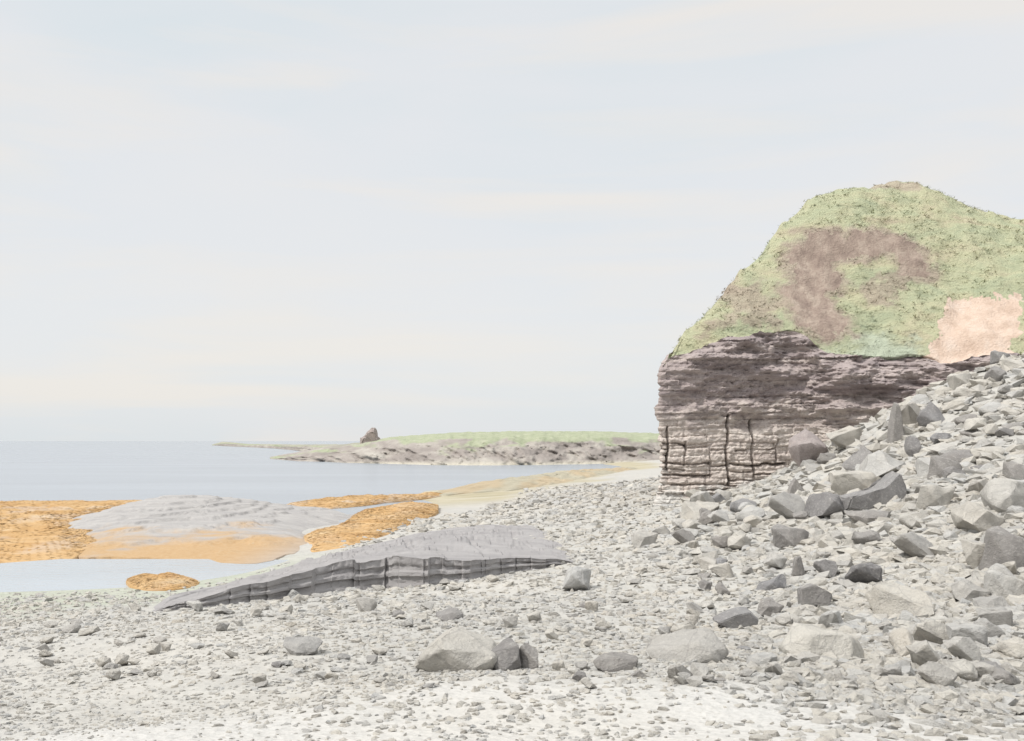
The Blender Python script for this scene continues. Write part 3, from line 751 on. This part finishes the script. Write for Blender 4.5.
lm(790, 548, 36, 21, g('block', 2), 'squarish dark block in the middle of the rubble slope', 'the squarish dark block')
lm(818, 609, 34, 26, cut_stone(ARCH, .5, M['grey'], 4), 'dark forked boulder standing on two stumps in the lower rubble', 'the forked boulder', rz=0.)
lm(740, 629, 44, 19, cut_stone(DART, .6, M['grey'], 5), 'dark pointed slab with its tip to the left, low on the rubble', 'the dark pointed slab', rz=0.)
lm(769, 616, 26, 15, g('block', 4), 'dark low block touching the right end of the pointed slab', 'the low dark block')
lm(773, 592, 34, 13, g('long', 2), 'long dark stone sloping up to the right above the pointed slab', 'the long sloping stone', tilt=-.5, rz=0.)
lm(727, 595, 17, 13, g('round', 3), 'small round dark stone left of the long sloping one', 'the small round dark stone')
lm(827, 578, 24, 17, g('block', 1), 'dark block directly above the forked boulder', 'the block above the fork')
lm(800, 578, 14, 21, g('wedge', 4), 'dark upright chunk just above left of the forked boulder', 'the upright chunk')
lm(871, 546, 27, 15, g('wedge', 1), 'grey pointed stone alone below the flat slab', 'the lone pointed stone')
lm(868, 585, 34, 20, g('wedge', 5), 'broad dark arrowhead stone right of the forked boulder', 'the arrowhead stone')
lm(505, 672, 33, 34, g('round', 2), 'big dark rounded boulder half buried in the nearest shingle', 'the big dark near boulder', deep=.9)
lm(528, 671, 19, 25, g('block', 3), 'dark boulder tight against the right side of the big rounded one', 'the dark twin boulder')
lm(452, 672, 92, 38, p('round', 4), 'very wide pale hump of rock behind the two dark near boulders', 'the wide pale hump', sink=.5)
lm(449, 621, 28, 10, g('slab', 1), 'flat dark stone lying alone in the shingle above the wide pale hump', 'the flat lone stone')
lm(617, 671, 46, 14, g('slab', 5), 'low grey slab flush with the shingle at the bottom edge of the beach', 'the low flush slab', sink=.5)
lm(577, 591, 29, 22, p('round', 1), 'pale round boulder in the middle of the shingle below the far beach', 'the pale round boulder')
lm(812, 466, 40, 38, boulder_mesh(proto(77, 1, .9, .9, 22, 2, 2.2), M['brown']), 'round brown boulder sticking out at the foot of the brown cliff', 'the round brown boulder', sink=.1)
lm(855, 495, 44, 24, p('block', 5), 'big pale block above the thin end of the wedge slab', 'the big pale block')
lm(888, 480, 52, 28, p('slab', 3), 'largest pale slab just above the dark wedge slab', 'the largest pale slab')
lm(852, 448, 40, 22, p('wedge', 3), 'pale pointed boulder right of the round brown one', 'the pale pointed boulder')
lm(918, 425, 30, 22, p('block', 0), 'pale block between the spike stone and the highest tilted stone', 'the pale block by the spike')
lm(830, 660, 90, 28, p('slab', 0), 'wide pale slab in the nearest rubble under the forked boulder', 'the wide near slab', sink=.5)
lm(690, 662, 84, 24, p('slab', 1), 'long pale slab in the near shingle below the pointed slab', 'the long near slab', sink=.5)
lm(918, 560, 44, 26, p('block', 1), 'pale squared block right of the lone pointed stone', 'the pale squared block')
lm(935, 510, 36, 26, p('wedge', 0), 'pale stone off the thick end of the dark wedge slab', 'the pale wedge end stone')
lm(905, 620, 60, 34, p('block', 3), 'big pale boulder right of the forked boulder near the bottom of the rubble', 'the big pale near boulder', sink=.4)
lm(300, 655, 40, 13, p('slab', 2), 'flat pale stone in the shingle below the long dark ledge', 'the flat stone under the ledge', sink=.4)
lm(365, 612, 22, 14, p('block', 2), 'small pale block in front of the dark ledge face', 'the small block by the ledge')

def auto_boulders(total):
    r = random.Random(5)
    shown = [(o['_v'][0], o['_v'][1], o['_v'][2], o['_v'][3]) for o, s in LM]
    for o, s in LM: del o['_v']
    cand = []
    tries = 0
    used = {}
    while len(cand) < total and tries < 20000:
        tries += 1
        if r.random() < .74: px = r.uniform(680, 1020)
        else: px = r.uniform(40, 700)
        lo = 500 if px < 760 else 500 - (px - 760) / 180 * 108
        if px < 640: lo = 575 + (640 - px) * .05
        py = r.uniform(lo, 690) if r.random() < .85 else r.uniform(lo, 560)
        if py < lo: continue
        x, y, z = hit(px, py)
        if z < 1.0 or not off_ledge(np.array([x]), np.array([y]))[0]: continue
        big = 1.15 if px > 760 else (.7 if px > 640 else .5)
        w = big * r.choice((14, 17, 20, 24, 28, 34, 40)) * r.uniform(.8, 1.15)
        if y < 14 and px < 760: w *= .8
        if py < 445: w = min(w, 22)
        w = max(w, 13.5)
        sw = w / F * y * .5
        hb = w * .6
        if any(abs(px - a) < (w + c) * .5 and py - hb < b and py > b - d - 2 for a, b, c, d in shown): continue
        if any((x - a) ** 2 + (y - b) ** 2 < ((sw + c) * .72) ** 2 for a, b, c in placed): continue
        kn = r.choice(('block', 'block', 'slab', 'slab', 'slab', 'wedge', 'long', 'round')); tone = 'grey' if r.random() < (.24 if px > 700 else .03) else 'pale'
        hh = w * {'block': .68, 'slab': .36, 'wedge': .55, 'long': .42, 'round': .7}[kn] * r.uniform(.8, 1.15)
        o = set_boulder(PR[kn, r.randrange(6), tone], px, py, w, hh, '', tilt=r.uniform(-.3, .3), rz=r.uniform(-.6, .6), sink=.3 if w > 22 else .08)
        cand.append((o, kn, tone, px, py, w))
    # name each stone after its look and the landmark it lies nearest to
    lpos = []
    for o, s in LM:
        L = o.location; lpos.append((512 + F * L.x / L.y, 441 - F * (L.z - H) / L.y, s))
    shape = {'block': 'blocky', 'slab': 'flat', 'wedge': 'wedge shaped', 'long': 'long', 'round': 'rounded'}
    cand.sort(key=lambda c: -c[5])
    ordw = ['', 'second ', 'third ', 'fourth ', 'fifth ', 'sixth ', 'seventh ', 'eighth ', 'ninth ', 'tenth ', 'eleventh ', 'twelfth ', 'thirteenth ', 'fourteenth ', 'fifteenth ', 'sixteenth ', 'seventeenth ', 'eighteenth ', 'nineteenth ', 'twentieth ']
    fam = {}
    for c in cand:
        o, kn, tone, px, py, w = c
        d, dx, dy, s = min((math.hypot(px - a, (py - b) * 1.4), px - a, py - b, s) for a, b, s in lpos)
        if abs(dx) > 2.2 * abs(dy): dr = 'right of' if dx > 0 else 'left of'
        elif abs(dy) > 2.2 * abs(dx): dr = 'below' if dy > 0 else 'above'
        else: dr = ('below ' if dy > 0 else 'above ') + ('right of' if dx > 0 else 'left of')
        fam.setdefault((tone, kn, dr, s), []).append(c)
    for (tone, kn, dr, s), cs in fam.items():
        cs.sort(key=lambda c: -c[5])
        for i, c in enumerate(cs):
            sz = (ordw[min(i, 19)] + 'largest ') if len(cs) > 1 else ''
            c[0]['label'] = f"{sz}{'pale' if tone == 'pale' else 'dark grey'} {shape[kn]} boulder {dr} {s}"
auto_boulders(300 - len(LM))

# ------------------------------------------------------------------ shingle: countless small stones, one object
def build_shingle(N):
    r = np.random.default_rng(8)
    protos = []
    for s in range(14):
        bm = bmesh.new(); rr = random.Random(s + 500)
        for _ in range(11):
            v = Vector((rr.gauss(0, 1), rr.gauss(0, 1), rr.gauss(0, 1))).normalized(); bl = 3.2
            k = (abs(v.x) ** bl + abs(v.y) ** bl + abs(v.z) ** bl) ** (-1 / bl)
            v = v * k * rr.uniform(.85, 1.); bm.verts.new((v.x, v.y * .8, v.z * rr.choice((.35, .45, .6))))
        gg = bmesh.ops.convex_hull(bm, input=bm.verts[:])
        bmesh.ops.delete(bm, geom=[e for e in set(gg['geom_interior'] + gg['geom_unused']) if isinstance(e, bmesh.types.BMVert)], context='VERTS')
        bmesh.ops.triangulate(bm, faces=bm.faces[:]); bmesh.ops.recalc_face_normals(bm, faces=bm.faces[:])
        bm.verts.index_update()
        protos.append((np.array([v.co[:] for v in bm.verts]), np.array([[v.index for v in f.verts] for f in bm.faces]))); bm.free()
    Y = np.exp(r.uniform(math.log(3.2), math.log(100), N)); u = np.where(r.random(N) < .82, r.uniform(-.72, .72, N), r.uniform(.6, 1.35, N)); X = u * Y
    Z = ground(X, Y)
    size = Y * np.exp(r.normal(math.log(.0033), .45, N)); size = np.clip(size, .018, .42)
    tal = sstep(.18, .32, u); size *= 1 + 1.05 * tal - .25 * sstep(-.1, -.4, u)
    size *= 1 + .25 * vnoise(X * .4, Y * .4, seed=91)
    size = np.minimum(size, np.maximum((.0068 + .0075 * tal) * Y, .02))
    keep = (Z > .30 + .25 * r.random(N)) & (r.random(N) < sstep(6.2, 9.0, Y + 1.0 * fbm(X * .6, Y * .6, seed=31)) * .82 + .18)
    keep &= off_ledge(X, Y); keep &= ~((Z < .34 + .12 * vnoise(X * .3, Y * .1, seed=95)) & (Y > 24)) 
    X, Y, Z, size, u = X[keep], Y[keep], Z[keep], size[keep], u[keep]; n = len(X)
    tint = np.clip(r.normal(.55, .2, n) + .18 * vnoise(X * .5, Y * .5, seed=92), 0, 1); tint[r.random(n) < .05 + .08 * tal[keep]] *= .3
    a = r.random(n) * 6.283; b = r.normal(0, .2, n); c = r.normal(0, .2, n)
    ca, sa, cb, sb, cc, sc_ = np.cos(a), np.sin(a), np.cos(b), np.sin(b), np.cos(c), np.sin(c)
    R = np.stack([np.stack([ca * cb, ca * sb * sc_ - sa * cc, ca * sb * cc + sa * sc_], 1), np.stack([sa * cb, sa * sb * sc_ + ca * cc, sa * sb * cc - ca * sc_], 1), np.stack([-sb, cb * sc_, cb * cc], 1)], 1)
    which = r.integers(0, len(protos), n); VV, FF, TT = [], [], []; base = 0
    for k, (pv, pf) in enumerate(protos):
        ii = np.where(which == k)[0]
        v = np.einsum('nij,vj->nvi', R[ii], pv) * size[ii][:, None, None]
        v += np.stack([X[ii], Y[ii], Z[ii] + size[ii] * .02], 1)[:, None, :]
        VV.append(v.reshape(-1, 3)); FF.append((pf[None] + (base + np.arange(len(ii)) * len(pv))[:, None, None]).reshape(-1, 3))
        TT.append(np.repeat(tint[ii], len(pv))); base += len(ii) * len(pv)
    o = link_mesh('shingle', np.concatenate(VV), np.concatenate(FF), M['shingle'], smooth=False, attrs={'tint': np.concatenate(TT)})
    setting(o, 'stuff')
build_shingle(84000)

# ------------------------------------------------------------------ light, sky, camera
SUN_EL, SUN_AZ = math.radians(52), math.radians(-116)       # azimuth from straight ahead (+Y), negative = to the left
sd = Vector((math.sin(SUN_AZ) * math.cos(SUN_EL), math.cos(SUN_AZ) * math.cos(SUN_EL), math.sin(SUN_EL)))
L = bpy.data.lights.new('sun', 'SUN'); L.energy = 3.2; L.angle = math.radians(6); L.color = (1, .965, .91)
so = bpy.data.objects.new('sun', L); COL.objects.link(so); so.rotation_euler = sd.to_track_quat('Z', 'Y').to_euler()

w = bpy.data.worlds.new('World'); scene.world = w; w.use_nodes = True
nt = w.node_tree; bg = nt.nodes['Background']
sky = nt.nodes.new('ShaderNodeTexSky'); sky.sky_type = 'NISHITA'; sky.sun_disc = False
sky.sun_elevation = SUN_EL; sky.sun_rotation = SUN_AZ; sky.air_density = 1.; sky.dust_density = 2.
tc = nt.nodes.new('ShaderNodeTexCoord')
def wnoise(scale, st, detail, dist=.4):
    mp = nt.nodes.new('ShaderNodeMapping'); mp.inputs['Scale'].default_value = st; mp.inputs['Rotation'].default_value = (0, .10, 0)
    nz = nt.nodes.new('ShaderNodeTexNoise'); nz.inputs['Scale'].default_value = scale; nz.inputs['Detail'].default_value = detail; nz.inputs['Distortion'].default_value = dist
    nt.links.new(tc.outputs['Generated'], mp.inputs[0]); nt.links.new(mp.outputs[0], nz.inputs['Vector']); return nz.outputs['Fac']
def wramp(f, stops):
    r = nt.nodes.new('ShaderNodeValToRGB'); e = r.color_ramp.elements
    while len(e) > 1: e.remove(e[-1])
    e[0].position = stops[0][0]; e[0].color = (*stops[0][1], 1)
    for q, c in stops[1:]: e.new(q).color = (*c, 1)
    nt.links.new(f, r.inputs[0]); return r.outputs[0]
def wmix(f, a, b, mode='MIX'):
    m = nt.nodes.new('ShaderNodeMix'); m.data_type = 'RGBA'; m.blend_type = mode
    for i, v in ((0, f), (6, a), (7, b)):
        if isinstance(v, (int, float)): m.inputs[i].default_value = v
        elif isinstance(v, tuple): m.inputs[i].default_value = (*v, 1)
        else: nt.links.new(v, m.inputs[i])
    return m.outputs[2]
K = 8.25
cl = wramp(wnoise(1.7, (1, 1, 3.2), 6), [(.34, (.71 * K, .765 * K, .79 * K)), (.55, (.775 * K, .79 * K, .805 * K)), (.75, (.80 * K, .80 * K, .80 * K))])
warm = wramp(wnoise(2.6, (.8, .8, 6.5), 7), [(.47, (0, 0, 0)), (.64, (1, 1, 1))])
wf = nt.nodes.new('ShaderNodeMath'); wf.operation = 'MULTIPLY'; wf.inputs[1].default_value = .9; nt.links.new(warm, wf.inputs[0])
cl = wmix(wf.outputs[0], cl, (.84 * K, .805 * K, .76 * K))
# an overcast sky is brightest overhead
sz = nt.nodes.new('ShaderNodeSeparateXYZ'); nt.links.new(tc.outputs['Generated'], sz.inputs[0])
mr = nt.nodes.new('ShaderNodeMapRange'); nt.links.new(sz.outputs[2], mr.inputs[0])
mr.inputs[1].default_value = .40; mr.inputs[2].default_value = .95; mr.inputs[3].default_value = 1.; mr.inputs[4].default_value = 2.2
vm = nt.nodes.new('ShaderNodeVectorMath'); vm.operation = 'SCALE'; nt.links.new(cl, vm.inputs[0]); nt.links.new(mr.outputs[0], vm.inputs[3])
col = wmix(.90, sky.outputs[0], vm.outputs[0])
nt.links.new(col, bg.inputs[0]); bg.inputs[1].default_value = .13

cam = bpy.data.cameras.new('camera'); co = bpy.data.objects.new('camera', cam); COL.objects.link(co)
cam.sensor_width = 36; cam.lens = 36 * F / 1024; cam.shift_y = 70.5 / 1024
cam.clip_start = .1; cam.clip_end = 60000
co.location = (0, 0, H); co.rotation_euler = (math.pi / 2, 0, 0)
scene.camera = co
vs = scene.view_settings
scene.display_settings.display_device = 'sRGB'
vs.view_transform = 'Standard'; vs.look = 'None'; vs.gamma = 1; vs.use_curve_mapping = False; vs.exposure = 0
